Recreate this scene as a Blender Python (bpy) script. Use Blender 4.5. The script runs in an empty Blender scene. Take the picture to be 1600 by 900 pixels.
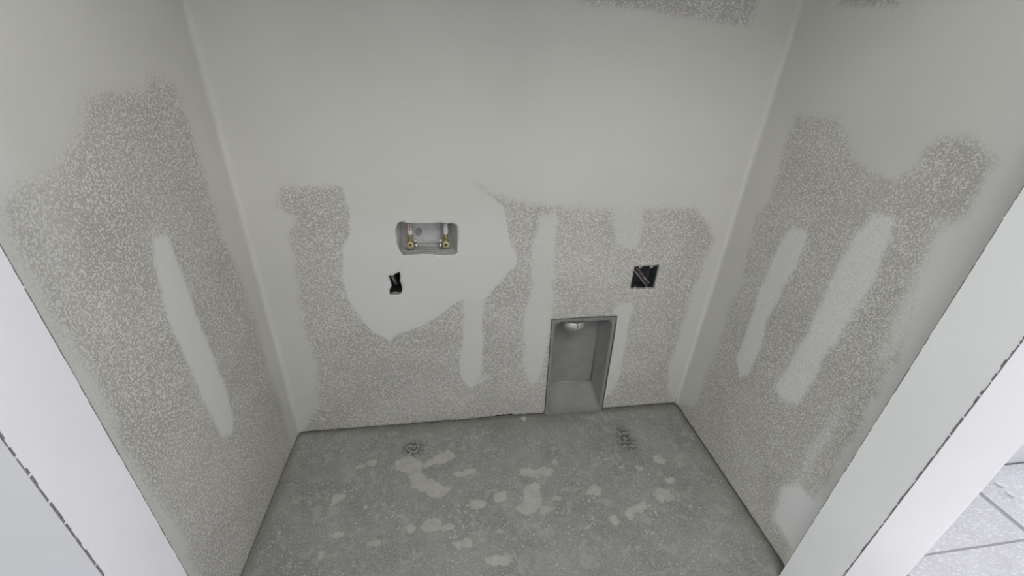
import bpy, bmesh, math, random
import numpy as np
from mathutils import Vector, Matrix, noise
from mathutils.geometry import delaunay_2d_cdt

sc = bpy.context.scene
COL = sc.collection
random.seed(4)

# ---------------------------------------------------------------- camera
cam_d = bpy.data.cameras.new('camera')
cam = bpy.data.objects.new('camera', cam_d)
COL.objects.link(cam)
R = [[0.9876, -0.149359, 0.048354], [-0.030341, -0.483786, -0.87466], [0.154031, 0.862347, -0.482319]]
m = Matrix(((R[0][0], -R[1][0], -R[2][0], 0.6006),
            (R[0][1], -R[1][1], -R[2][1], -1.3487),
            (R[0][2], -R[1][2], -R[2][2], 1.4000),
            (0, 0, 0, 1)))
cam.matrix_world = m
cam_d.sensor_width = 36.0
cam_d.lens = 673.86 / 1600 * 36
cam_d.clip_start = 0.01
sc.camera = cam

# ---------------------------------------------------------------- world, light, exposure
sc.view_settings.view_transform = 'Standard'
sc.view_settings.look = 'None'
sc.view_settings.gamma = 1.0
sc.view_settings.use_curve_mapping = False
sc.view_settings.exposure = 0.07
w = bpy.data.worlds.new('daylight'); sc.world = w
w.use_nodes = True
w.node_tree.nodes['Background'].inputs[0].default_value = (0.80, 0.90, 1.0, 1)
w.node_tree.nodes['Background'].inputs[1].default_value = 1.0

def area(name, loc, target, sx, sy, power, col):
    d = bpy.data.lights.new(name, 'AREA'); d.shape = 'RECTANGLE'
    d.size = sx; d.size_y = sy; d.energy = power; d.color = col
    o = bpy.data.objects.new(name, d); COL.objects.link(o)
    o.location = loc
    o.rotation_euler = (Vector(target) - Vector(loc)).to_track_quat('-Z', 'Y').to_euler()
    return o
# unseen fill lights added at the hall's right end, left end and back wall;
# sun through the opening at the right end falls on the hall floor
area('right_end_fill', (4.56, -1.30, .45), (0, -1.30, .30), 1.0, .7, 24, (.90, .93, 1.0))
area('left_end_fill', (-3.36, -1.72, .60), (.2, -1.5, 0), 1.5, .9, 30, (.97, .98, 1))
area('back_wall_fill', (-1.6, -2.56, .60), (.9, -.5, .3), 1.2, .9, 24, (.97, .98, 1))
sd = bpy.data.lights.new('sun', 'SUN'); sd.energy = 25; sd.angle = .01; sd.color = (1, .965, .92)
sun = bpy.data.objects.new('sun', sd); COL.objects.link(sun)
sun.rotation_euler = Vector((-1.0, -.07, -.66)).to_track_quat('-Z', 'Y').to_euler()
# hall ceiling light panel behind the viewer
area('ceiling_panel_light', (1.0, -1.95, 2.57), (1.0, -1.95, 0), 1.5, .9, 29, (.985, .99, .98))

# ---------------------------------------------------------------- helpers
def link(name, me, mat=None, parent=None):
    o = bpy.data.objects.new(name, me); COL.objects.link(o)
    for mt in (mat if isinstance(mat, (list, tuple)) else [mat]):
        if mt: me.materials.append(mt)
    if parent: o.parent = parent
    return o
def from_bm(name, bm, mat, parent=None, smooth=False, angle=None):
    me = bpy.data.meshes.new(name)
    bmesh.ops.recalc_face_normals(bm, faces=bm.faces)
    bm.to_mesh(me); bm.free()
    if smooth:
        for p in me.polygons: p.use_smooth = True
        if angle:
            me.set_sharp_from_angle(angle=math.radians(angle))
    return link(name, me, mat, parent)
def box_bm(x0, x1, y0, y1, z0, z1, bev=0, bm=None):
    bm = bm or bmesh.new()
    r = bmesh.ops.create_cube(bm, size=1)
    for v in r['verts']:
        v.co = Vector(((x0+x1)/2 + v.co.x*(x1-x0), (y0+y1)/2 + v.co.y*(y1-y0), (z0+z1)/2 + v.co.z*(z1-z0)))
    if bev:
        es = list({e for v in r['verts'] for e in v.link_edges})
        bmesh.ops.bevel(bm, geom=es, offset=bev, segments=2, affect='EDGES')
    return bm
def box(name, b, mat, parent=None, bev=0):
    return from_bm(name, box_bm(*b, bev=bev), mat, parent)
def struct(o):
    o['kind'] = 'structure'; return o
def tag(o, label, cat, group=None):
    o['label'] = label; o['category'] = cat
    if group: o['group'] = group
    return o
def thing(name, loc, label, cat, group=None):
    o = bpy.data.objects.new(name, None); COL.objects.link(o)
    o.location = loc; o.empty_display_size = 0.02
    return tag(o, label, cat, group)
def tube_bm(pts, radii, n=16, caps=True, bm=None):
    bm = bm or bmesh.new()
    pts = [Vector(p) for p in pts]
    if not isinstance(radii, (list, tuple)): radii = [radii]*len(pts)
    rings = []
    up = None
    for i, p in enumerate(pts):
        t = (pts[min(i+1, len(pts)-1)] - pts[max(i-1, 0)]).normalized()
        if up is None:
            up = Vector((0, 0, 1)) if abs(t.z) < .9 else Vector((0, 1, 0))
        a = (up - t*up.dot(t)).normalized(); b = t.cross(a); up = a
        rings.append([bm.verts.new(p + (a*math.cos(k*2*math.pi/n) + b*math.sin(k*2*math.pi/n))*radii[i]) for k in range(n)])
    for r0, r1 in zip(rings, rings[1:]):
        for k in range(n):
            bm.faces.new((r0[k], r0[(k+1) % n], r1[(k+1) % n], r1[k]))
    if caps:
        bm.faces.new(rings[0][::-1]); bm.faces.new(rings[-1])
    return bm
def smooth_path(pts, sub=6):
    P = [Vector(p) for p in pts]; out = []
    for i in range(len(P)-1):
        p0 = P[max(i-1, 0)]; p1 = P[i]; p2 = P[i+1]; p3 = P[min(i+2, len(P)-1)]
        for s in range(sub):
            t = s/sub
            out.append(.5*((2*p1) + (p2-p0)*t + (2*p0-5*p1+4*p2-p3)*t*t + (3*p1-p0-3*p2+p3)*t**3))
    out.append(P[-1]); return out

# ---------------------------------------------------------------- materials
def mat_new(name):
    mt = bpy.data.materials.new(name); mt.use_nodes = True
    return mt, mt.node_tree.nodes, mt.node_tree.links, mt.node_tree.nodes['Principled BSDF']
def nz(N, L, vec, scale, detail=2, rough=.5, dist=0):
    n = N.new('ShaderNodeTexNoise'); n.inputs['Scale'].default_value = scale
    n.inputs['Detail'].default_value = detail; n.inputs['Roughness'].default_value = rough
    n.inputs['Distortion'].default_value = dist
    if vec: L.new(vec, n.inputs['Vector'])
    return n.outputs['Fac']
def ramp(N, L, src, a, b, lo=0., hi=1.):
    r = N.new('ShaderNodeMapRange'); r.interpolation_type = 'SMOOTHSTEP'
    L.new(src, r.inputs['Value'])
    r.inputs['From Min'].default_value = a; r.inputs['From Max'].default_value = b
    r.inputs['To Min'].default_value = lo; r.inputs['To Max'].default_value = hi
    return r.outputs['Result']
def math_(N, L, op, a, b=None, clamp=False):
    n = N.new('ShaderNodeMath'); n.operation = op; n.use_clamp = clamp
    for i, v in enumerate((a, b)):
        if v is None: continue
        if isinstance(v, (int, float)): n.inputs[i].default_value = v
        else: L.new(v, n.inputs[i])
    return n.outputs[0]
def mix(N, L, f, a, b):
    n = N.new('ShaderNodeMix'); n.data_type = 'RGBA'
    if isinstance(f, (int, float)): n.inputs['Factor'].default_value = f
    else: L.new(f, n.inputs['Factor'])
    for s, v in (('A', a), ('B', b)):
        i = [k for k in n.inputs if k.name == s and k.type == 'RGBA'][0]
        if isinstance(v, tuple): i.default_value = (*v, 1)
        else: L.new(v, i)
    return [k for k in n.outputs if k.type == 'RGBA'][0]
def bump(N, L, bs, h, strength, dist=.002):
    b = N.new('ShaderNodeBump'); b.inputs['Strength'].default_value = strength
    b.inputs['Distance'].default_value = dist
    L.new(h, b.inputs['Height']); L.new(b.outputs[0], bs.inputs['Normal'])
def attr(N, name):
    a = N.new('ShaderNodeAttribute'); a.attribute_name = name
    return a.outputs['Fac']
def objco(N):
    return N.new('ShaderNodeNewGeometry').outputs['Position']
def plain(name, col, rough=.6, metal=0., var=.06, vscale=30, bumps=0.):
    mt, N, L, bs = mat_new(name)
    co = objco(N)
    f = nz(N, L, co, vscale, 4, .6)
    c = mix(N, L, ramp(N, L, f, .3, .7), tuple(x*(1-var) for x in col), tuple(min(1, x*(1+var)) for x in col))
    L.new(c, bs.inputs['Base Color'])
    bs.inputs['Roughness'].default_value = rough; bs.inputs['Metallic'].default_value = metal
    if bumps: bump(N, L, bs, f, bumps)
    return mt

def drywall_material(name, smooth_col=(.605, .60, .55)):
    # grey drywall paper spattered with pale texture dots; 'cover' = joint compound skimmed over it, 'fresh' = newer, cooler compound
    mt, N, L, bs = mat_new(name)
    co = objco(N)
    warp = N.new('ShaderNodeVectorMath'); warp.operation = 'MULTIPLY_ADD'
    nv = N.new('ShaderNodeTexNoise'); nv.inputs['Scale'].default_value = 90; L.new(co, nv.inputs['Vector'])
    L.new(nv.outputs['Color'], warp.inputs[0]); warp.inputs[1].default_value = (.006,)*3; L.new(co, warp.inputs[2])
    wv = warp.outputs[0]
    d1 = nz(N, L, wv, 260, 1.5, .5)
    d2 = nz(N, L, wv, 165, 2, .55)
    dens = nz(N, L, co, 5, 2)
    dd = math_(N, L, 'ADD', math_(N, L, 'MULTIPLY', d1, .6), math_(N, L, 'MULTIPLY', d2, .4))
    dd = math_(N, L, 'ADD', dd, math_(N, L, 'MULTIPLY', math_(N, L, 'SUBTRACT', dens, .5), .10))
    dots = ramp(N, L, dd, .455, .60)
    paper = mix(N, L, ramp(N, L, nz(N, L, co, 3.5, 3), .35, .65), (.385, .37, .335), (.435, .419, .382))
    spk = mix(N, L, dots, paper, (.67, .66, .615))
    cov = attr(N, 'cover'); fr = attr(N, 'fresh')
    fn = nz(N, L, co, 160, 3, .6)
    c2 = math_(N, L, 'ADD', cov, math_(N, L, 'MULTIPLY', math_(N, L, 'SUBTRACT', fn, .5), .7))
    # dots poke through thin compound
    c2 = math_(N, L, 'ADD', c2, math_(N, L, 'MULTIPLY', math_(N, L, 'SUBTRACT', .5, dots), -.12))
    c3 = ramp(N, L, c2, .02, .98)
    fade = nz(N, L, co, 2.2, 3)
    sm = mix(N, L, ramp(N, L, fade, .35, .65), tuple(x*.97 for x in smooth_col), tuple(x*1.02 for x in smooth_col))
    sm = mix(N, L, fr, sm, (.725, .742, .73))
    L.new(mix(N, L, c3, spk, sm), bs.inputs['Base Color'])
    bs.inputs['Roughness'].default_value = .85
    inv = math_(N, L, 'SUBTRACT', 1.0, c3)
    h = math_(N, L, 'MULTIPLY', dots, inv)
    h = math_(N, L, 'ADD', h, math_(N, L, 'MULTIPLY', c3, .5))
    h = math_(N, L, 'ADD', h, math_(N, L, 'MULTIPLY', nz(N, L, co, 300, 2), .12))
    bump(N, L, bs, h, .35, .0012)
    return mt
M = {}
M['drywall'] = drywall_material('textured_drywall')
M['gypsum'] = plain('cut_gypsum', (.50, .49, .45), .95, 0, .15, 200, .3)
M['primer'] = plain('flat_wall_paint', (.56, .565, .58), .8, 0, .02, 3)
M['ceiling'] = plain('darkened_ceiling', (.36, .36, .35), .9, 0, .05, 3)  # unseen ceiling, darkened so less light bounces onto the upper walls
M['jamb'] = plain('primed_jamb_board', (.85, .87, .855), .6, 0, .02, 4)
M['jamb_left'] = plain('white_jamb_board', (.80, .80, .83), .6, 0, .02, 4)
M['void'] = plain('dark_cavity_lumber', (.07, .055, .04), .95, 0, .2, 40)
M['box_plastic'] = plain('pale_grey_plastic', (.46, .46, .44), .5, 0, .10, 60)
M['brass'] = plain('dull_brass', (.34, .285, .165), .5, .55, .25, 220)
M['port'] = plain('dark_port', (.015, .012, .01), .9)
M['pipe'] = plain('pale_pex_pipe', (.62, .58, .56), .5, 0, .12, 300)
M['red_print'] = plain('red_pipe_print', (.52, .20, .20), .6, 0, .2, 300)
M['chrome'] = plain('nickel', (.6, .6, .57), .25, .8, .2, 200)
M['grime'] = plain('grey_smudge', (.30, .30, .28), .9, 0, .3, 200)
M['galv'] = plain('aluminised_sheet', (.275, .28, .266), .7, .1, .08, 14)
M['galv_frame'] = plain('sheet_metal_flange', (.27, .272, .255), .55, .2, .08, 60)
M['duct'] = plain('bright_duct_metal', (.50, .50, .48), .5, .5, .25, 120)
M['ebox'] = plain('dark_electrical_box', (.05, .053, .058), .6, 0, .2, 60)
M['tab'] = plain('zinc_screw_tab', (.50, .50, .48), .45, .4, .15, 100)
M['sheath_grey'] = plain('grey_cable_sheath', (.20, .20, .19), .6, 0, .15, 100)
M['sheath_red'] = plain('reddish_cable_sheath', (.16, .085, .075), .6, 0, .3, 150)
M['wire'] = plain('pale_wire', (.45, .43, .41), .5, 0, .2, 100)
M['edge'] = plain('dark_joint_line', (.20, .195, .19), .95, 0, .4, 250)
M['crumb'] = plain('plaster_crumb', (.85, .85, .86), .9)
M['grout'] = plain('grey_grout', (.50, .50, .52), .95, 0, .08, 90, .3)

# ---------------------------------------------------------------- traced areas, in metres on each wall: back (x, z), side walls (y, z), floor (x, y)
B_speck = [(0.131, 1.011), (0.303, 1.013), (0.595, 1.041), (0.724, 1.016), (0.811, 0.971), (0.961, 0.953), (1.17, 0.94), (1.476, 0.942), (1.537, 0.889), (1.587, 0.819), (1.568, 0.697), (1.559, 0.496), (1.551, 0.318), (1.556, 0.172), (1.583, 0.083), (1.683, -0.035), (1.702, -0.362), (-0.134, -0.192), (0.047, 0.048), (0.103, 0.169), (0.124, 0.329), (0.113, 0.439), (0.112, 0.601), (0.121, 0.714), (0.128, 0.84), (0.155, 0.918), (0.108, 0.956)]
B_patch = [(0.305, 1.03), (0.306, 0.975), (0.315, 0.918), (0.306, 0.868), (0.277, 0.807), (0.26, 0.71), (0.269, 0.618), (0.299, 0.543), (0.343, 0.477), (0.393, 0.432), (0.421, 0.466), (0.513, 0.494), (0.579, 0.543), (0.633, 0.591), (0.665, 0.608), (0.74, 0.599), (0.772, 0.635), (0.813, 0.694), (0.853, 0.737), (0.857, 0.763), (0.83, 0.819), (0.815, 0.884), (0.802, 0.946), (0.762, 0.985), (0.719, 1.014), (0.668, 1.042), (0.401, 1.048)]
B_drip = [(0.665, 0.614), (0.661, 0.432), (0.644, 0.32), (0.651, 0.244), (0.687, 0.182), (0.717, 0.195), (0.74, 0.283), (0.74, 0.428), (0.736, 0.535), (0.742, 0.611)]
B_swirl = [(0.716, 0.254), (0.77, 0.25), (0.783, 0.226), (0.753, 0.221), (0.741, 0.203), (0.711, 0.205)]
B_stripA = [(0.918, 0.925), (0.979, 0.927), (0.991, 0.839), (0.986, 0.748), (1.001, 0.627), (1.004, 0.509), (1.001, 0.412), (0.98, 0.234), (0.959, 0.178), (0.93, 0.19), (0.904, 0.286), (0.894, 0.418), (0.893, 0.528), (0.912, 0.655), (0.9, 0.75), (0.904, 0.84)]
B_stripB = [(1.161, 0.966), (1.283, 0.966), (1.304, 0.812), (1.279, 0.791), (1.24, 0.792), (1.201, 0.819)]
B_stripC = [(1.252, 0.558), (1.317, 0.569), (1.334, 0.528), (1.327, 0.465), (1.33, 0.333), (1.336, 0.173), (1.316, 0.107), (1.254, 0.025), (1.207, 0.341), (1.253, 0.483)]
B_haze = [(0.733, 1.033), (1.583, 1.039), (1.612, 0.946), (1.276, 0.949), (1.116, 0.947), (0.961, 0.957), (0.86, 0.974)]
B_top = [(0.91, 1.559), (0.991, 1.526), (1.055, 1.521), (1.169, 1.517), (1.297, 1.506), (1.394, 1.501), (1.506, 1.5), (1.503, 1.558), (1.502, 1.598)]
L_speck = [(-0.138, 1.295), (-0.222, 1.306), (-0.251, 1.284), (-0.332, 1.291), (-0.416, 1.277), (-0.456, 1.24), (-0.51, 1.213), (-0.565, 1.185), (-0.615, 1.179), (-0.644, 1.165), (-0.657, 1.125), (-0.655, 1.097), (-0.654, 1.051), (-0.657, 0.982), (-0.649, 0.845), (-0.655, 0.747), (-0.658, 0.644), (-0.654, 0.543), (-0.644, 0.436), (-0.647, 0.321), (-0.654, 0.218), (-0.665, 0.133), (-0.59, -0.135), (-0.082, -0.024), (-0.08, 0.099), (-0.075, 0.21), (-0.081, 0.325), (-0.09, 0.433), (-0.091, 0.482), (-0.075, 0.603), (-0.102, 0.783), (-0.135, 0.93), (-0.117, 0.942), (-0.13, 1.069), (-0.131, 1.188)]
L_strip = [(-0.386, 1.016), (-0.333, 1.003), (-0.335, 0.912), (-0.337, 0.807), (-0.331, 0.686), (-0.325, 0.55), (-0.334, 0.428), (-0.367, 0.401), (-0.408, 0.427), (-0.418, 0.485), (-0.426, 0.608), (-0.431, 0.726), (-0.432, 0.84), (-0.419, 0.936)]
R_speck = [(-0.123, 1.272), (-0.277, 1.284), (-0.319, 1.243), (-0.364, 1.195), (-0.429, 1.179), (-0.498, 1.178), (-0.531, 1.219), (-0.521, 1.251), (-0.546, 1.284), (-0.613, 1.288), (-0.653, 1.26), (-0.664, 1.201), (-0.659, 1.153), (-0.626, 1.096), (-0.637, 1.03), (-0.648, 0.971), (-0.664, 0.901), (-0.693, 0.825), (-0.69, 0.745), (-0.696, 0.639), (-0.695, 0.514), (-0.702, 0.402), (-0.697, 0.303), (-0.666, 0.298), (-0.64, 0.298), (-0.601, 0.229), (-0.606, 0.119), (-0.626, 0.08), (-0.647, 0.098), (-0.704, 0.082), (-0.715, -0.016), (0.089, -0.035), (-0.015, 0.017), (-0.122, 0.108), (-0.131, 0.194), (-0.125, 0.324), (-0.132, 0.475), (-0.123, 0.605), (-0.149, 0.709), (-0.121, 0.812), (-0.111, 0.949), (-0.125, 0.932), (-0.133, 1.043), (-0.127, 1.171)]
R_strip1 = [(-0.264, 0.984), (-0.323, 0.986), (-0.338, 0.94), (-0.319, 0.802), (-0.307, 0.668), (-0.323, 0.559), (-0.315, 0.437), (-0.28, 0.407), (-0.238, 0.456), (-0.235, 0.585), (-0.227, 0.784), (-0.237, 0.925)]
R_strip2 = [(-0.474, 1.093), (-0.531, 1.105), (-0.553, 1.056), (-0.562, 0.935), (-0.553, 0.802), (-0.538, 0.676), (-0.538, 0.598), (-0.528, 0.5), (-0.474, 0.468), (-0.43, 0.486), (-0.441, 0.599), (-0.453, 0.748), (-0.446, 0.885), (-0.456, 1.003)]
R_strip3 = [(-0.623, 0.598), (-0.648, 0.606), (-0.658, 0.471), (-0.655, 0.321), (-0.629, 0.267), (-0.609, 0.377)]
R_haze = [(-0.621, 1.132), (-0.678, 1.153), (-0.7, 0.831), (-0.66, 0.733), (-0.629, 0.926)]
R_top = [(-0.114, 1.6), (-0.147, 1.544), (-0.313, 1.533), (-0.337, 1.576)]
F0 = [(0.391, -0.181), (0.441, -0.155), (0.494, -0.193), (0.489, -0.239), (0.522, -0.272), (0.596, -0.317), (0.611, -0.314), (0.559, -0.36), (0.498, -0.319), (0.461, -0.294), (0.446, -0.241), (0.4, -0.221)]
F1 = [(0.501, -0.194), (0.553, -0.164), (0.6, -0.147), (0.629, -0.184), (0.586, -0.211), (0.546, -0.199), (0.508, -0.223)]
F2 = [(0.187, -0.346), (0.192, -0.3), (0.241, -0.296), (0.228, -0.322)]
F3 = [(0.496, -0.448), (0.513, -0.422), (0.559, -0.431), (0.564, -0.462), (0.531, -0.475), (0.503, -0.466)]
F4 = [(0.872, -0.334), (0.924, -0.333), (0.922, -0.403), (0.889, -0.445), (0.857, -0.454), (0.813, -0.423), (0.854, -0.402)]
F5 = [(1.213, -0.47), (1.286, -0.452), (1.286, -0.479), (1.236, -0.493), (1.208, -0.515), (1.201, -0.495)]
F6 = [(0.755, -0.356), (0.793, -0.353), (0.795, -0.381), (0.762, -0.401), (0.749, -0.383)]
F_ell = [(0.266, -0.191, 0.018, 0.014), (0.303, -0.172, 0.021, 0.014), (0.896, -0.288, 0.029, 0.025), (0.961, -0.284, 0.035, 0.018), (0.998, -0.246, 0.016, 0.011), (0.684, -0.391, 0.033, 0.017), (1.368, -0.434, 0.035, 0.032), (1.148, -0.508, 0.017, 0.016), (1.424, -0.288, 0.022, 0.019), (1.425, -0.375, 0.017, 0.017), (1.325, -0.314, 0.017, 0.012), (1.257, -0.302, 0.013, 0.012), (0.983, -0.403, 0.016, 0.011), (1.055, -0.517, 0.009, 0.009), (0.638, -0.263, 0.026, 0.014), (0.675, -0.252, 0.023, 0.012), (0.23, -0.451, 0.021, 0.011), (0.344, -0.489, 0.032, 0.013), (0.739, -0.589, 0.048, 0.017), (0.308, -0.36, 0.009, 0.008), (0.635, -0.522, 0.033, 0.016), (1.119, -0.391, 0.038, 0.019), (0.926, -0.443, 0.019, 0.013), (0.592, -0.463, 0.023, 0.012), (0.469, -0.45, 0.015, 0.015), (0.922, -0.016, 0.013, 0.014), (0.195, -0.506, 0.006, 0.022), (0.599, -0.188, 0.016, 0.01), (0.882, -0.35, 0.013, 0.011), (0.756, -0.499, 0.011, 0.006), (1.008, -0.453, 0.006, 0.005), (1.166, -0.604, 0.007, 0.005)]
F_dark = [(0.459, -0.123, 0.043, 0.037), (1.328, -0.173, 0.038, 0.068)]
H_washer = [(0.462, 0.9), (0.475, 0.902), (0.483, 0.897), (0.503, 0.896), (0.536, 0.896), (0.564, 0.895), (0.591, 0.899), (0.609, 0.895), (0.634, 0.896), (0.647, 0.888), (0.649, 0.863), (0.646, 0.791), (0.639, 0.784), (0.585, 0.783), (0.564, 0.786), (0.53, 0.788), (0.501, 0.786), (0.467, 0.784), (0.457, 0.8), (0.45, 0.827), (0.449, 0.863), (0.452, 0.883), (0.457, 0.894)]
H_small = [(0.412, 0.707), (0.417, 0.711), (0.422, 0.708), (0.43, 0.709), (0.434, 0.716), (0.441, 0.718), (0.451, 0.723), (0.452, 0.703), (0.449, 0.688), (0.452, 0.681), (0.454, 0.666), (0.454, 0.652), (0.451, 0.639), (0.445, 0.635), (0.424, 0.634), (0.411, 0.633), (0.41, 0.644), (0.413, 0.657), (0.419, 0.667), (0.417, 0.684)]
H_out = [(1.297, 0.722), (1.316, 0.722), (1.323, 0.711), (1.329, 0.721), (1.36, 0.72), (1.366, 0.71), (1.373, 0.72), (1.385, 0.721), (1.388, 0.729), (1.396, 0.722), (1.398, 0.709), (1.399, 0.645), (1.396, 0.626), (1.374, 0.62), (1.371, 0.629), (1.364, 0.628), (1.362, 0.623), (1.334, 0.623), (1.327, 0.632), (1.319, 0.629), (1.316, 0.625), (1.299, 0.629), (1.299, 0.643), (1.298, 0.706)]
H_dry = [(1.005, 0.501), (1.137, 0.501), (1.267, 0.503), (1.27, 0.463), (1.277, 0.329), (1.28, 0.221), (1.279, 0.131), (1.273, 0.053), (1.279, -0.005), (1.282, -0.05), (1.02, -0.05), (1.015, -0.021), (1.012, 0.184), (1.011, 0.346)]
W = 1.6427; SKEW = 0.036; YF = -0.747; YO = -0.874; CEIL = 2.60; HEAD = 1.96; PX1 = 1.822; YB = -0.468

def pip(P, poly):
    x, y = P[:, 0], P[:, 1]; ins = np.zeros(len(P), bool)
    q = np.array(poly, float); a = q; b = np.roll(q, -1, 0)
    for (x0, y0), (x1, y1) in zip(a, b):
        if y0 == y1: continue
        c = ((y0 > y) != (y1 > y)) & (x < (x1-x0)*(y-y0)/(y1-y0) + x0)
        ins ^= c
    return ins
def sdf(P, poly):
    q = np.array(poly, float); a = q; b = np.roll(q, -1, 0)
    d = np.full(len(P), 1e9)
    for p0, p1 in zip(a, b):
        e = p1-p0; l = max(e@e, 1e-12)
        t = np.clip(((P-p0)@e)/l, 0, 1)
        d = np.minimum(d, np.linalg.norm(P-(p0+t[:, None]*e), axis=1))
    return np.where(pip(P, poly), d, -d)
def ss(x):
    x = np.clip(x, 0, 1); return x*x*(3-2*x)
def nfield(P, s, seed):
    return np.array([noise.noise(Vector((x*s, y*s, seed))) for x, y in P])
def inside(P, poly, soft, amp=.006, nf=0, off=0):   # 0..1 coverage with a soft, wavering edge
    return ss(.5 + (sdf(P, poly) + off + amp*nf)/(2*soft))

def sheet(name, outline, holes, bounds, step, mapf, depthf, masks, thick=.0127, dense_top=None, parent=None, mats=None):
    """A drywall sheet: triangulated face with real cut-outs, and its cut edge turned back by the board's thickness."""
    u0, u1, v0, v1 = bounds
    G = []
    vt = dense_top if dense_top else v1
    us = np.arange(u0+step*.5, u1, step)
    for j, v in enumerate(np.arange(v0+step*.5, vt, step*.87)):
        for u in us: G.append((u + (step*.5 if j % 2 else 0), v))
    for v in np.arange(v0+.01, v1, .03):
        for k in (.002, .0038, .006, .009, .0125, .018):
            G += [(u1-.01-k, v)] if u0 < 0 else [(k, v), (u1-k, v)]
    for v in np.arange(vt+.05, v1, .08):
        for u in np.arange(u0+.03, u1, .08): G.append((u, v))
    G = np.array(G)
    keep = sdf(G, outline) > .003
    for h in holes: keep &= sdf(G, h) < -step*.3
    G = G[keep]
    vs = []; es = []
    for loop in [outline]+holes:
        s = len(vs); n = len(loop)
        vs += [Vector(p) for p in loop]; es += [(s+i, s+(i+1) % n) for i in range(n)]
    vs += [Vector(p) for p in G]
    r = delaunay_2d_cdt(vs, es, [], 0, 1e-6)
    V = np.array([[v.x, v.y] for v in r[0]]); T = np.array([list(f) for f in r[2]])
    c = V[T].mean(1)
    ok = pip(c, outline)
    for h in holes: ok &= ~pip(c, h)
    T = T[ok]
    used = np.unique(T); remap = -np.ones(len(V), int); remap[used] = np.arange(len(used))
    V = V[used]; T = remap[T]
    cov, fr = masks(V)
    cnt = {}
    for t in T:
        for a, b in ((t[0], t[1]), (t[1], t[2]), (t[2], t[0])):
            k = (min(a, b), max(a, b)); cnt[k] = cnt.get(k, 0)+1
    rim = [k for k, n in cnt.items() if n == 1]
    verts = [mapf(u, v, depthf(u, v, c_)) for (u, v), c_ in zip(V, cov)]
    faces = [tuple(int(i) for i in t) for t in T]
    nb = len(faces); idx = {}
    for k in rim:
        for i in k:
            if i not in idx:
                idx[i] = len(verts); verts.append(mapf(V[i][0], V[i][1], -thick))
    for a, b in rim: faces.append((int(a), int(b), idx[b], idx[a]))
    me = bpy.data.meshes.new(name); me.from_pydata([tuple(v) for v in verts], [], faces)
    for nm, arr in (('cover', cov), ('fresh', fr)):
        at = me.attributes.new(nm, 'FLOAT', 'POINT')
        full = np.zeros(len(verts), np.float32); full[:len(arr)] = arr
        at.data.foreach_set('value', full)
    for i, p in enumerate(me.polygons):
        if i >= nb: p.material_index = 1
        else: p.use_smooth = True
    bm = bmesh.new(); bm.from_mesh(me); bmesh.ops.recalc_face_normals(bm, faces=bm.faces); bm.to_mesh(me); bm.free()
    o = link(name, me, mats or [M['drywall'], M['gypsum']], parent)
    return o

def ragged(a, b, n, amp, seed, fixed='v'):
    """points from a to b with a ragged cut edge"""
    rnd = random.Random(seed); out = []
    for i in range(n):
        t = i/(n-1)
        out.append((a[0]+(b[0]-a[0])*t, a[1]+(b[1]-a[1])*t + (rnd.uniform(-amp, amp) if 0 < i < n-1 else 0)))
    return out

# ---------------------------------------------------------------- closet walls
def back_masks(V):
    n = nfield(V, 18, 1.3)*.6 + nfield(V, 45, 5.1)*.4
    sp = inside(V, B_speck, .024, .016, n)
    sp2 = inside(V, B_top, .018, .01, n)
    spk = np.maximum(sp, sp2)
    cov = 1-spk; fr = np.zeros(len(V))
    def add(poly, soft, op, f, amp=.006):
        nonlocal cov, fr
        k = inside(V, poly, soft, amp, n)
        cov = np.maximum(cov, k*op); fr = np.maximum(fr, k*f)
    add(B_patch, .005, 1, .42, .008); add(B_drip, .006, .95, .25); add(B_swirl, .005, .7, .2)
    add(B_stripA, .010, .82, .2, .014); add(B_stripB, .014, .72, .1, .012); add(B_stripC, .010, .80, .2, .012)
    add(B_haze, .02, .80, .0, .02)
    fr = fr*(1-ss((V[:, 1]-.80)/.22)*.95)
    chip = inside(V, [(.098, .083), (.108, .080), (.112, .062), (.106, .056), (.099, .068)], .0015, 0, 0)
    cov = np.maximum(cov, chip); fr = np.maximum(fr, chip)
    # plaster worn off in flakes low in the left corner
    return cov, fr
bot = ragged((1.2835, .0125), (W+.012, .013), 26, .0014, 3)
botl = ragged((-.012, .0090), (1.0165, .0125), 70, .0016, 5)
# torn notch in the bottom edge
botl = [(x, z + (.0085 if .797 < x < .868 else 0)) for x, z in botl]
outline_b = botl + [(1.0150, .05)] + [(1.0115, .184), (1.0070, .346), (1.0020, .5035), (1.04, .5032), (1.137, .5048), (1.20, .5052), (1.2685, .5060), (1.2715, .463), (1.276, .329), (1.279, .221), (1.2815, .131), (1.2825, .05)] + bot + [(W+.012, CEIL), (-.012, CEIL)]
def cove(u, w=None, r=.013):                          # joint compound rounds the inside corners
    d = max(0., -u if w is None else min(u, w-u))
    return r - math.sqrt(max(0., r*r - (r-d)**2)) if d < r else 0.
HOLE_OUT = [(1.297, .7215), (1.34, .7225), (1.384, .7215), (1.389, .728), (1.396, .722), (1.398, .709), (1.3985, .645), (1.397, .6245), (1.35, .6225), (1.2985, .6245), (1.299, .643), (1.298, .706)]
wb = sheet('wall_back', outline_b, [H_washer[::-1], H_small[::-1], HOLE_OUT[::-1]], (0, W, 0, CEIL), .0105,
           lambda u, v, d: (u, -d, v), lambda u, v, c: .0011*c + cove(u, W), back_masks, dense_top=1.72)
struct(wb)

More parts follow.
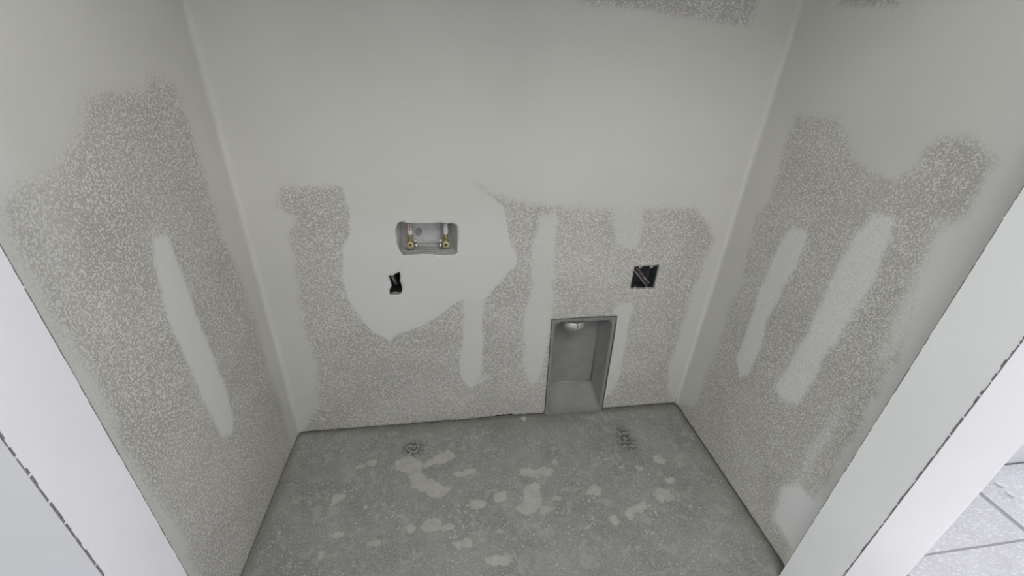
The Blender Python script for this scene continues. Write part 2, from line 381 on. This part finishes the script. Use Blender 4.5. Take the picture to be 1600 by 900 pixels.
def left_masks(V):
    n = nfield(V, 16, 11.3)*.6 + nfield(V, 45, 15.1)*.4
    spk = inside(V, L_speck, .034, .016, n)
    cov = 1-spk
    k = inside(V, L_strip, .011, .010, n)*.92
    haze = inside(V, [(-.46, 1.30), (-.66, 1.2), (-.66, .95), (-.55, 1.05)], .06, .03, n)
    cov = np.maximum(cov, np.maximum(k, haze*.45)); fr = k*.65 + .35*ss((-V[:, 0]-.55)/.08)
    return cov, fr
ol = [(-.8, CEIL), (-.8, .006)] + ragged((-.79, .006), (.005, .0065), 60, .0012, 8) + [(.01, CEIL)]
wl = sheet('wall_left', ol, [], (-.8, .01, 0, CEIL), .0105,
           lambda u, v, d: (SKEW*u + d, u, v), lambda u, v, c: .0011*c + cove(u), left_masks, dense_top=1.45)
struct(wl)

def right_masks(V):
    n = nfield(V, 16, 21.3)*.6 + nfield(V, 45, 25.1)*.4
    spk = np.maximum(inside(V, R_speck, .026, .018, n), inside(V, R_top, .012, .01, n))
    cov = 1-spk; fr = .30*ss((-V[:, 0]-.5)/.2)
    for poly, soft, op, f in ((R_strip1, .011, .78, .65), (R_strip2, .015, .74, .80), (R_strip3, .018, .5, .5), (R_haze, .03, .75, .4)):
        k = inside(V, poly, soft, .012, n); cov = np.maximum(cov, k*op); fr = np.maximum(fr, k*f)
    k = inside(V, [(-.56, .28), (-.73, .34), (-.76, -.02), (-.70, .07), (-.60, .11)], .03, .02, n)
    fr = np.maximum(fr, k*.9)
    return cov, fr
orr = [(-.8, CEIL), (-.8, .008)] + ragged((-.79, .008), (.0, .0085), 60, .0016, 9) + [(.01, CEIL)]
wr = sheet('wall_right', orr, [], (-.8, .01, 0, CEIL), .0105,
           lambda u, v, d: (W - d, u, v), lambda u, v, c: .0011*c + cove(u), right_masks, dense_top=1.65)
struct(wr)
# lumber behind the sheets: bottom plates and dark cavity backing (what the gaps and cut-outs look into)
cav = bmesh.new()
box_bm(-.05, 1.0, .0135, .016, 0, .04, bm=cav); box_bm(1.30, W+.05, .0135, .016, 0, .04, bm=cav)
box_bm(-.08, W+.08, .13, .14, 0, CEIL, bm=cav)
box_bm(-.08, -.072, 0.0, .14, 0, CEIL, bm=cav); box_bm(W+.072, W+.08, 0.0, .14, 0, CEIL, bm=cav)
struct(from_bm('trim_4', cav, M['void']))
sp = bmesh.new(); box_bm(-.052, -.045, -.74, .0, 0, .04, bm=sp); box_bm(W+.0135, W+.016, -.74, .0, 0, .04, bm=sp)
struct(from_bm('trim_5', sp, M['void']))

# ---------------------------------------------------------------- floor
def floor_material():
    mt, N, L, bs = mat_new('bare_concrete')
    co = objco(N)
    big = nz(N, L, co, 6, 4, .6); mid = nz(N, L, co, 28, 4, .6); fine = nz(N, L, co, 180, 3, .6)
    c = mix(N, L, ramp(N, L, big, .32, .68), (.20, .199, .182), (.285, .282, .262))
    c = mix(N, L, ramp(N, L, mid, .45, .75), c, (.345, .342, .32))
    c = mix(N, L, ramp(N, L, fine, .35, .68, 0, .6), c, (.44, .438, .415))
    sp_ = math_(N, L, 'ADD', nz(N, L, co, 95, 2, .5), math_(N, L, 'MULTIPLY', nz(N, L, co, 9, 2), .25))
    c = mix(N, L, ramp(N, L, sp_, .745, .83, 0, .65), c, (.62, .62, .60))
    faint = ramp(N, L, math_(N, L, 'ADD', nz(N, L, co, 17, 4, .6, .6), math_(N, L, 'MULTIPLY', nz(N, L, co, 60, 2), .15)), .62, .74, 0, .5)
    c = mix(N, L, faint, c, (.44, .435, .405))
    s = attr(N, 'splat'); dk = attr(N, 'dark'); dirt = attr(N, 'dirt')
    wob = math_(N, L, 'ADD', s, math_(N, L, 'MULTIPLY', math_(N, L, 'SUBTRACT', nz(N, L, co, 70, 4, .65), .5), .9))
    sc_ = mix(N, L, ramp(N, L, mid, .3, .7), (.43, .425, .38), (.52, .515, .465))
    c = mix(N, L, ramp(N, L, wob, .38, .60, 0, .85), c, sc_)
    dn = math_(N, L, 'MULTIPLY', dk, ramp(N, L, nz(N, L, co, 75, 4, .7), .40, .58))
    c = mix(N, L, dn, c, (.085, .088, .085))
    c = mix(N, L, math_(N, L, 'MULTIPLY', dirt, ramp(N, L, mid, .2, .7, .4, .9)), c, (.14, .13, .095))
    L.new(c, bs.inputs['Base Color'])
    L.new(ramp(N, L, mid, .3, .7, .55, .8), bs.inputs['Roughness'])
    bump(N, L, bs, math_(N, L, 'ADD', fine, math_(N, L, 'MULTIPLY', wob, .5)), .25, .0015)
    return mt
M['concrete'] = floor_material()
nx, ny = 190, 112
X = np.linspace(-.1, PX1, nx); Y = np.linspace(YO-.02, .13, ny)
P = np.array([(x, y) for y in Y for x in X])
n1 = nfield(P, 40, 2.2)
spl = np.zeros(len(P))
for poly in (F0, F1, F2, F3, F4, F5, F6): spl = np.maximum(spl, ss(.5+(sdf(P, poly)+.008*n1)/.036))
for cx, cy, rx, ry in F_ell:
    rr = np.sqrt(((P[:, 0]-cx)/max(rx, .008))**2 + ((P[:, 1]-cy)/max(ry, .008))**2)
    spl = np.maximum(spl, ss(1.1-rr*.55 + n1*.5)*.80)
drk = np.zeros(len(P))
for cx, cy, rx, ry in F_dark:
    rr = np.sqrt(((P[:, 0]-cx)/rx)**2 + ((P[:, 1]-cy)/ry)**2); drk = np.maximum(drk, ss(1.5-rr))
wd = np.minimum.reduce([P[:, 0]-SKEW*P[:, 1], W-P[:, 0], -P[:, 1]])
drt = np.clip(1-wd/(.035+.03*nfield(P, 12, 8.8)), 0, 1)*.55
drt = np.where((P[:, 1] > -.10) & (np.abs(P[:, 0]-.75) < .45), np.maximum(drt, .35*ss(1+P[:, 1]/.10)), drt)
fm = bpy.data.meshes.new('floor')
fm.from_pydata([(x, y, 0) for x, y in P], [], [(j*nx+i, j*nx+i+1, (j+1)*nx+i+1, (j+1)*nx+i) for j in range(ny-1) for i in range(nx-1)])
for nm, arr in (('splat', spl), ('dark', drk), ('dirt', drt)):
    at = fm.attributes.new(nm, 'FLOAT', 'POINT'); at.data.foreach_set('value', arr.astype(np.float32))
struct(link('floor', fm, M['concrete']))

def hall_tile_material():
    mt, N, L, bs = mat_new('dusty_pale_tile')
    co = objco(N)
    a = nz(N, L, co, 7, 4, .6); f = nz(N, L, co, 95, 4, .65, .5)
    st = N.new('ShaderNodeMapping'); st.inputs['Scale'].default_value = (60, 170, 60); st.inputs['Rotation'].default_value = (0, 0, .5); L.new(co, st.inputs[0])
    f2 = nz(N, L, st.outputs[0], 1, 3, .6)
    c = mix(N, L, ramp(N, L, a, .3, .7), (.68, .665, .69), (.75, .74, .765))
    c = mix(N, L, ramp(N, L, f2, .50, .64, 0, .9), c, (.88, .88, .93))
    c = mix(N, L, ramp(N, L, f, .30, .45, .35, 0), c, (.42, .40, .42))
    L.new(c, bs.inputs['Base Color']); bs.inputs['Roughness'].default_value = .45
    bump(N, L, bs, f2, .3, .002)
    return mt
M['tile'] = hall_tile_material()
fh = struct(from_bm('floor_hall', box_bm(-3.4, 4.6, -2.6, YO-.02, -.02, 0), M['grout']))
struct(from_bm('floor_passage', box_bm(PX1, 4.6, YO-.02, YB+.02, -.02, 0), M['grout']))
fp = bpy.data.objects['floor_passage']
tilebm = None; tme = {}
def tile(x0, x1, y0, y1, par):
    k = (round(x1-x0, 3), round(y1-y0, 3))
    if k not in tme:
        bm = box_bm(-k[0]/2, k[0]/2, -k[1]/2, k[1]/2, 0, .004, bev=.0012)
        me = bpy.data.meshes.new('tile'); bm.to_mesh(me); bm.free(); me.materials.append(M['tile']); tme[k] = me
    o = bpy.data.objects.new('tile', tme[k]); COL.objects.link(o); o.location = ((x0+x1)/2, (y0+y1)/2, 0); o.parent = par
# row against the passage wall (joint at x = 2.60), then rows towards the viewer
for x0, x1 in ((1.998, 2.588), (2.610, 3.200), (3.222, 3.812), (3.834, 4.424)): tile(x0, x1, -.745, -.475, fp)
tile(1.824, 1.976, -.745, -.475, fp)
for r in range(5):
    yb = -.752 - r*.277
    off = (.30, 0, .45, .15, .3)[r]
    x = PX1+.002 if r == 0 else -1.9+off
    xs = [PX1+.06+off] if r == 0 else []
    while x < 4.3:
        if r == 0:
            x1 = 2.205-.20 if x < 1.9 else x+.59
            if x < 1.9: pass
        else: x1 = x+.59
        y0 = yb-.270
        if r == 0 and x < 1.9:
            tile(x, x1, y0, yb, fh)
        elif x > PX1-.2 or yb < YO-.1:
            tile(x, x1, y0, yb, fh)
        x = x1+.022

# ---------------------------------------------------------------- jambs, header, hall walls
def jamb(name, x0, x1, mt, sgn):
    bm = box_bm(x0, x1, YO+.0012, YF, 0, HEAD, bev=.0004)
    o = struct(from_bm(name, bm, mt))
    # thin, broken dark joint along both arrises
    for yy, s in ((YF, 1), (YO, -1)):
        b2 = bmesh.new(); rnd = random.Random(7+int(s)); z = .012
        xx = x1 if sgn > 0 else x0
        while z < HEAD:
            l = rnd.uniform(.006, .022); wdt = rnd.uniform(.0008, .0022)
            if s < 0: wdt *= 1.2
            ya, yb = (YF-wdt, YF-.0002) if s > 0 else (YO+.0002, YO+.0004+wdt*1.5)
            xa, xb = sorted((xx-sgn*.001, xx+sgn*.0004))
            box_bm(xa, xb, ya, yb, z, min(z+l, HEAD), bm=b2)
            z += l + (rnd.uniform(.0015, .005) if rnd.random() < .18 else .0001)
        e = from_bm('joint_line', b2, M['edge'], o); e['kind'] = 'stuff'
    return o
jamb('trim_1', .0205, .0400, M['jamb_left'], 1)
jamb('trim_2', 1.6027, 1.6222, M['jamb'], -1)
struct(from_bm('trim_3', box_bm(.040, 1.6027, YO, YF, HEAD-.03, HEAD, bev=.0008), M['jamb']))
box_s = lambda n, b, mt=M['primer'], bev=0: struct(from_bm(n, box_bm(*b, bev=bev), mt))
wfl = box_bm(-3.4, .0203, YO, YF, 0, CEIL); box_bm(.0203, .0398, YO, YO+.0010, 0, HEAD, bm=wfl)
struct(from_bm('wall_front_left', wfl, M['primer']))
wfr = box_bm(1.6565, PX1, YO, YB+.02, 0, CEIL); box_bm(1.6224, 1.6565, YO, YF-.001, 0, CEIL, bm=wfr); box_bm(1.6029, 1.6224, YO, YO+.0010, 0, HEAD, bm=wfr)
struct(from_bm('wall_front_right', wfr, M['primer']))
box_s('wall_header', (.0203, 1.6224, YO+.001, YF, HEAD, CEIL))
box_s('wall_passage', (PX1-.01, 4.7, YB, YB+.12, .004, CEIL))
box_s('wall_hall_left', (-3.5, -3.4, -2.7, YO, 0, CEIL))
whr = box_bm(4.6, 4.7, -2.7, -2.22, 0, CEIL); box_bm(4.6, 4.7, -.87, YB, 0, CEIL, bm=whr); box_bm(4.6, 4.7, -2.22, -.87, 1.9, CEIL, bm=whr)
struct(from_bm('wall_hall_right', whr, M['primer']))
box_s('wall_hall_back', (-3.5, 4.7, -2.7, -2.6, 0, CEIL))
struct(from_bm('ceiling', box_bm(-3.5, 4.7, -2.7, .14, CEIL, CEIL+.05), M['ceiling']))
box_s('wall_closet_outer', (-.20, W+.2, .145, .20, 0, CEIL))
dj = struct(from_bm('baseboard_gap', box_bm(PX1, 4.6, YB-.003, YB-.0005, 0, .005), M['edge']))
dj.name = 'trim_6'

# unseen window frames added around the two fill lights at the hall's ends
def frame(name, x, y0, y1, z0, z1, n):
    bm = bmesh.new(); t = .04
    box_bm(x-t, x+t, y0-.06, y0, z0-.06, z1+.06, bm=bm); box_bm(x-t, x+t, y1, y1+.06, z0-.06, z1+.06, bm=bm)
    box_bm(x-t, x+t, y0, y1, z1, z1+.06, bm=bm); box_bm(x-t, x+t, y0, y1, max(z0-.06, .001), max(z0, .05), bm=bm)
    for i in range(1, n):
        y = y0+(y1-y0)*i/n; box_bm(x-t*.6, x+t*.6, y-.02, y+.02, z0, z1, bm=bm)
    o = struct(from_bm(name, bm, M['primer'])); return o
frame('added_frame_1', 4.65, -2.22, -.87, .07, 1.90, 1)
frame('added_frame_2', -3.36, -2.47, -.97, .15, 1.05, 2)

w3 = bmesh.new()  # unseen window frame added around the fill light on the back wall
for bb in ((-2.26, -2.20, .09, 1.11), (-1.0, -.94, .09, 1.11)): box_bm(bb[0], bb[1], -2.599, -2.55, bb[2], bb[3], bm=w3)
box_bm(-2.2, -1.0, -2.599, -2.55, .09, .15, bm=w3); box_bm(-2.2, -1.0, -2.599, -2.55, 1.05, 1.11, bm=w3)
struct(from_bm('added_frame_3', w3, M['primer']))

# ---------------------------------------------------------------- washer outlet box
ob = thing('washer_outlet_box', (.55, 0, .79), 'pale grey recessed washer outlet box behind a ragged rectangular wall cut-out', 'outlet box')
def child_of(o, par):
    o.parent = par; o.matrix_parent_inverse = par.matrix_world.inverted() if par.type != 'EMPTY' else Matrix.Translation(-par.location); return o
def wpart(name, bm, mt, par, **k):
    o = from_bm(name, bm, mt, None, **k); root = par
    o.parent = par
    loc = Vector((0, 0, 0)); q = par
    while q: loc += q.location; q = q.parent
    o.location = -loc if False else (0, 0, 0)
    for v in o.data.vertices: v.co -= loc
    return o
def loft(loops, close_last=True, bm=None):
    bm = bm or bmesh.new(); rings = [[bm.verts.new(p) for p in l] for l in loops]
    n = len(rings[0])
    for a, b in zip(rings, rings[1:]):
        for k in range(n): bm.faces.new((a[k], a[(k+1) % n], b[(k+1) % n], b[k]))
    if close_last: bm.faces.new(rings[-1])
    return bm
def rrect(x0, x1, z0, z1, r, y, n=6, f=None):
    out = []
    for cx, cz, a0 in ((x1-r, z0+r, -90), (x1-r, z1-r, 0), (x0+r, z1-r, 90), (x0+r, z0+r, 180)):
        for k in range(n+1):
            a = math.radians(a0+90*k/n); p = (cx+r*math.cos(a), y, cz+r*math.sin(a))
            out.append(f(p) if f else p)
    return out
wpart('shell', loft([rrect(.440, .655, .776, .910, .006, .0135), rrect(.452, .645, .787, .900, .006, .0135),
                     rrect(.462, .626, .790, .897, .010, .060), rrect(.468, .621, .794, .894, .008, .064)]), M['box_plastic'], ob, smooth=True, angle=35)
wpart('back_plate', box_bm(.497, .590, .0605, .0638, .800, .890, bev=.002), plain('lighter_plate', (.56, .56, .555), .45, 0, .08, 60), ob)
# raised rib and drip lip at the box floor
wpart('floor_lip', box_bm(.463, .636, .014, .018, .7885, .7935, bev=.0015), M['box_plastic'], ob)
wpart('floor_rib', box_bm(.500, .585, .028, .034, .789, .794, bev=.002), M['box_plastic'], ob)
# grey smear of compound on the back plate
sm_bm = bmesh.new()
pts = [(.507, .842), (.512, .855), (.520, .858), (.529, .854), (.531, .842), (.526, .832), (.518, .826), (.509, .828)]
f0 = [sm_bm.verts.new((x, .0602, z)) for x, z in pts]; f1 = [sm_bm.verts.new((x, .0592, z*.9+.084)) for x, z in pts]
for i in range(len(pts)): sm_bm.faces.new((f0[i], f0[(i+1) % len(pts)], f1[(i+1) % len(pts)], f1[i]))
sm_bm.faces.new(f1)
wpart('mortar_smear', sm_bm, M['grime'], ob)

def valve(x, label, red, lever_dx):
    t = thing('water_valve', (x, .035, .80), label, 'valve', 'brass water valves in the washer outlet box')
    yv = .032
    b = tube_bm([(x, yv, .905), (x, yv, .862)], .0080, 20)
    b = tube_bm([(x, yv, .95), (x, yv, .89), (x, yv, .845)], .0080, 20)
    pp = wpart('supply_pipe', b, M['pipe'], t, smooth=True, angle=50)
    r = bmesh.new()
    if red:
        tube_bm([(x, yv, .889), (x, yv, .884)], .0083, 20, False, r); tube_bm([(x, yv, .876), (x, yv, .8735)], .0083, 20, False, r)
        box_bm(x-.0015, x+.003, yv-.0086, yv-.007, .862, .880, bm=r)
    else:
        tube_bm([(x, yv, .887), (x, yv, .884)], .0083, 20, False, r)
    wpart('printed_band', r, M['red_print'], pp)
    wpart('crimp_ring', tube_bm([(x, yv, .861), (x, yv, .8605), (x, yv, .850), (x, yv, .8495)], [.0082, .0092, .0092, .0082], 24), M['pipe'], t, smooth=True, angle=40)
    body = tube_bm([(x, yv, .850), (x, yv, .846), (x, yv, .845), (x, yv, .838), (x, yv, .837), (x, yv, .822), (x, yv, .818), (x, yv, .800)],
                   [.0070, .0070, .0092, .0092, .0075, .0085, .0105, .0100], 20)
    bo = wpart('valve_body', body, M['brass'], t, smooth=True, angle=40)
    wpart('hex_nut', tube_bm([(x, yv, .8355), (x, yv, .829)], .0100, 6), M['brass'], bo)
    # outlet: nose turned to the front and slightly up, ring with a dark port
    c = Vector((x, yv-.006, .8085)); d = Vector((0, -.92, .38)).normalized()
    nose = tube_bm([c, c+d*.010, c+d*.0102, c+d*.018, c+d*.0185], [.0105, .0105, .0125, .0125, .0115], 24)
    no = wpart('outlet_nose', nose, M['brass'], t, smooth=True, angle=40)
    wpart('outlet_port', tube_bm([c+d*.0180, c+d*.0190], .0036, 16), M['port'], no)
    # quarter-turn lever with its screw beside the body
    sx = x + lever_dx
    lv = wpart('lever', tube_bm([(x+lever_dx*.3, yv+.004, .818), (sx, yv-.006, .812), (sx+lever_dx*.25, yv-.014, .805)], [.0030, .0050, .0046], 10), M['chrome'], t, smooth=True)
    wpart('lever_screw', tube_bm([(sx, yv+.002, .822), (sx, yv-.008, .825)], [.0048, .0042], 8), M['chrome'], lv)
    return t
valve(.4915, 'brass water valve under the red-banded pipe at the left of the outlet box', True, .017)
valve(.6090, 'brass water valve below the paler pipe at the right of the outlet box', False, -.017)

# ---------------------------------------------------------------- small box behind the torn hole
sb = thing('electrical_box', (.432, .014, .625), 'dark electrical box behind the small torn slot below the washer outlet box', 'electrical box')
wpart('shell', loft([rrect(.400, .465, .615, .733, .004, .0135), rrect(.404, .461, .619, .729, .004, .0137), rrect(.406, .459, .621, .727, .004, .085)]), M['ebox'], sb, smooth=True, angle=35)
cb = thing('cable', (.425, .03, .66), 'grey cable end slanting inside the small torn slot in the wall', 'cable')
wpart('sheath', tube_bm(smooth_path([(.414, .030, .740), (.4185, .022, .712), (.4225, .017, .694), (.4275, .022, .676), (.431, .040, .655), (.434, .078, .64)]), .0040, 12), M['sheath_grey'], cb, smooth=True, angle=50)
wpart('sheath', tube_bm(smooth_path([(.424, .034, .740), (.427, .028, .712), (.430, .026, .690), (.434, .030, .672), (.440, .055, .65)]), .0030, 12), M['ebox'], cb, smooth=True, angle=50)
# torn paper flap and lump of compound on the slot's lower lip
fl_ = wpart('compound_lump', tube_bm([(.412, .004, .6375), (.420, .003, .6385), (.428, .004, .641), (.438, .004, .638), (.446, .005, .637)], [.0015, .003, .002, .0028, .0015], 8), M['grime'], sb, smooth=True)

# ---------------------------------------------------------------- square outlet box on the right
eb = thing('electrical_box', (1.348, .014, .62), 'square dark electrical box in a clean cut hole right of the dryer vent box', 'electrical box')
wpart('shell', loft([rrect(1.289, 1.403, .616, .730, .004, .0135), rrect(1.293, 1.3985, .620, .726, .004, .0136), rrect(1.295, 1.397, .622, .724, .005, .060)]), M['ebox'], eb, smooth=True, angle=35)
for x, z, s in ((1.3225, .7175, -1), (1.3665, .7175, -1), (1.3195, .6270, 1), (1.3655, .6270, 1)):
    q = bmesh.new()
    a = [(x-.0075, z-s*.006), (x-.006, z+s*.002), (x-.002, z+s*.0065), (x+.002, z+s*.0065), (x+.006, z+s*.002), (x+.0075, z-s*.006)]
    f0 = [q.verts.new((px, .002, pz)) for px, pz in a]; f1 = [q.verts.new((px, .004, pz)) for px, pz in a]
    for i in range(6): q.faces.new((f0[i], f0[(i+1) % 6], f1[(i+1) % 6], f1[i]))
    q.faces.new(f0); q.faces.new(f1[::-1])
    tb = wpart('screw_tab', q, M['tab'], eb)
    wpart('screw_hole', tube_bm([(x, .0012, z+s*.001), (x, .0028, z+s*.001)], .0018, 10), M['port'], tb)
# knockouts on the box's back
for x, z in ((1.325, .65), (1.368, .698), (1.368, .65)):
    wpart('knockout', tube_bm([(x, .0585, z), (x, .0602, z)], .010, 20), M['ebox'], eb)
# plaster ring / raised metal lip along the right side
wpart('side_lip', tube_bm([(1.3955, .001, .723), (1.3975, -.001, .7235), (1.3975, .000, .700), (1.3950, .000, .640), (1.3930, .003, .624)], [.0008, .0016, .0013, .0013, .0008], 8), M['tab'], eb, smooth=True)
cx = thing('cable', (1.33, .02, .68), 'twin reddish and grey cables crossing the square electrical box diagonally', 'cable')
def path(dx, dz, dy=0): return smooth_path([(1.287+dx, .050+dy, .735+dz), (1.303+dx, .018+dy, .7115+dz), (1.322+dx, .012+dy, .690+dz), (1.345+dx, .010+dy, .664+dz), (1.366+dx, .010+dy, .6415+dz), (1.376+dx, .022+dy, .632+dz)], 5)
a = wpart('sheath', tube_bm(path(0, 0), .0036, 12), M['ebox'], cx, smooth=True, angle=50)
wpart('bare_wire', tube_bm(path(-.0045, -.0040, -.002), .0013, 8), M['wire'], cx, smooth=True)
b = wpart('sheath', tube_bm(path(.0065, .0045, .002), .0036, 12), M['sheath_red'], cx, smooth=True, angle=50)
wpart('conductor', tube_bm([(1.347, .007, .6725), (1.352, .0065, .6665), (1.358, .0065, .6600)], [.0010, .0024, .0012], 8), M['wire'], cx, smooth=True)
wpart('conductor', tube_bm([(1.366, .007, .655), (1.371, .0065, .6495), (1.374, .0065, .6460)], [.0010, .0018, .0010], 8), M['wire'], cx, smooth=True)

# ---------------------------------------------------------------- dryer vent box
db = thing('dryer_vent_box', (1.148, 0, 0.0), 'tall grey sheet metal dryer vent box recessed in the back wall at floor level', 'vent box')
lean = lambda p: (p[0] + 1.0195 - .029*p[2], p[1], p[2])
def R4(x0, x1, z0, z1, r, y): return rrect(x0, x1, z0, z1, r, y, 8, lean)
wpart('shell', loft([R4(.0125, .2475, .018, .488, .026, -.0005), R4(.0135, .2465, .019, .487, .026, .004),
                     R4(.0155, .2435, .026, .484, .024, .020), R4(.020, .2325, .078, .478, .018, .092),
                     R4(.024, .2285, .094, .475, .012, .098)]), M['galv'], db, smooth=True, angle=60)
fr = bmesh.new()
def sq(x0, x1, z0, z1, y, n=8):
    out = []
    for cx_, cz_, a0 in ((x1, z0, -90), (x1, z1, 0), (x0, z1, 90), (x0, z0, 180)):
        for k in range(n+1): out.append(lean((cx_, y, cz_)))
    return out
def sqr(e, y, r=.002): return R4(0+e, .2595-e, .001+e, .5005-e, r, y)
loft([sqr(0, .014), sqr(0, -.0012), sqr(.0006, -.0020), R4(.0105, .2495, .016, .490, .026, -.0020), R4(.0125, .2475, .018, .488, .026, -.0005)], False, fr)
wpart('flange', fr, M['galv_frame'], db, smooth=True, angle=40)
# torn bottom flap of the flange resting on the slab
wpart('bottom_lip', box_bm(1.028, 1.272, -.010, -.001, .0005, .0035, bev=.001), M['galv_frame'], db)
# raised folded crease along the back-bottom edge, in a paler metal
wpart('crease_bead', tube_bm([lean((.026, .094, .097)), lean((.13, .0945, .098)), lean((.226, .094, .097))], .0030, 8), plain('pale_crease', (.45, .455, .445), .45, .3), db, smooth=True)
wpart('crease_bead', tube_bm([lean((.2290, .0915, .10)), lean((.2295, .0915, .29)), lean((.2295, .0915, .465))], .0022, 8), M['galv_frame'], db, smooth=True)
for sx, sz in ((.055, .19), (.05, .215), (.2, .3)):
    p_ = lean((sx, .0975, sz)); wpart('rivet', tube_bm([p_, (p_[0], .0955, p_[2])], [.003, .002], 10), M['galv'], db, smooth=True)
# round collar coming down through the box's top
dc = wpart('duct_collar', tube_bm([(1.107, .047, .478), (1.107, .047, .4385)], .0485, 40, False), M['duct'], db, smooth=True)
dc.data.materials.clear(); dc.data.materials.append(M['duct'])
so = dc.modifiers.new('sheet', 'SOLIDIFY'); so.thickness = .001
wpart('seam', box_bm(1.1095, 1.1115, -.0030, .0003, .439, .478), M['edge'], dc)

# ---------------------------------------------------------------- crumbs and small chips
rnd = random.Random(12)
def crumb(name, x, y, s, lab, cat, grp, z=0, mt='crumb', flat=.45, stretch=1.0, rot=0):
    bm = bmesh.new(); bmesh.ops.create_icosphere(bm, subdivisions=2, radius=1)
    for v in bm.verts:
        k = 1 + .45*noise.noise(v.co*1.7 + Vector((x*31, y*17, 3)))
        v.co = Vector((v.co.x*k*stretch, v.co.y*k, v.co.z*flat*k))*s
    o = from_bm(name, bm, M[mt], None)
    zmin = min(v.co.z for v in o.data.vertices)
    o.location = (x, y, z - zmin); o.rotation_euler = (0, 0, rot)
    return tag(o, lab, cat, grp)
for x, y, s, st, ro, lab in ((2.725, -.555, .010, 2.0, -.5, 'white plaster crumb on the hall tiles, nearest the base of the passage wall'),
                        (2.715, -.595, .009, 1.8, -.9, 'white plaster crumb on the hall tiles just in front of the one by the wall'),
                        (2.640, -.735, .010, 1.7, -.6, 'white plaster crumb on the hall tiles beside the wide grout joint at the right edge'),
                        (2.300, -.668, .008, 1.4, -.7, 'small white plaster crumb close to the partition edge on the hall tiles')):
    crumb('plaster_crumb', x, y, s, lab, 'plaster crumb', 'plaster crumbs on the hall tiles', .004, 'crumb', .5, st, ro)
crumb('mortar_chip', .922, -.016, .013, 'flat round mortar chip on the concrete against the back wall, left of the vent box', 'mortar chip', None, 0, 'gypsum', .25)
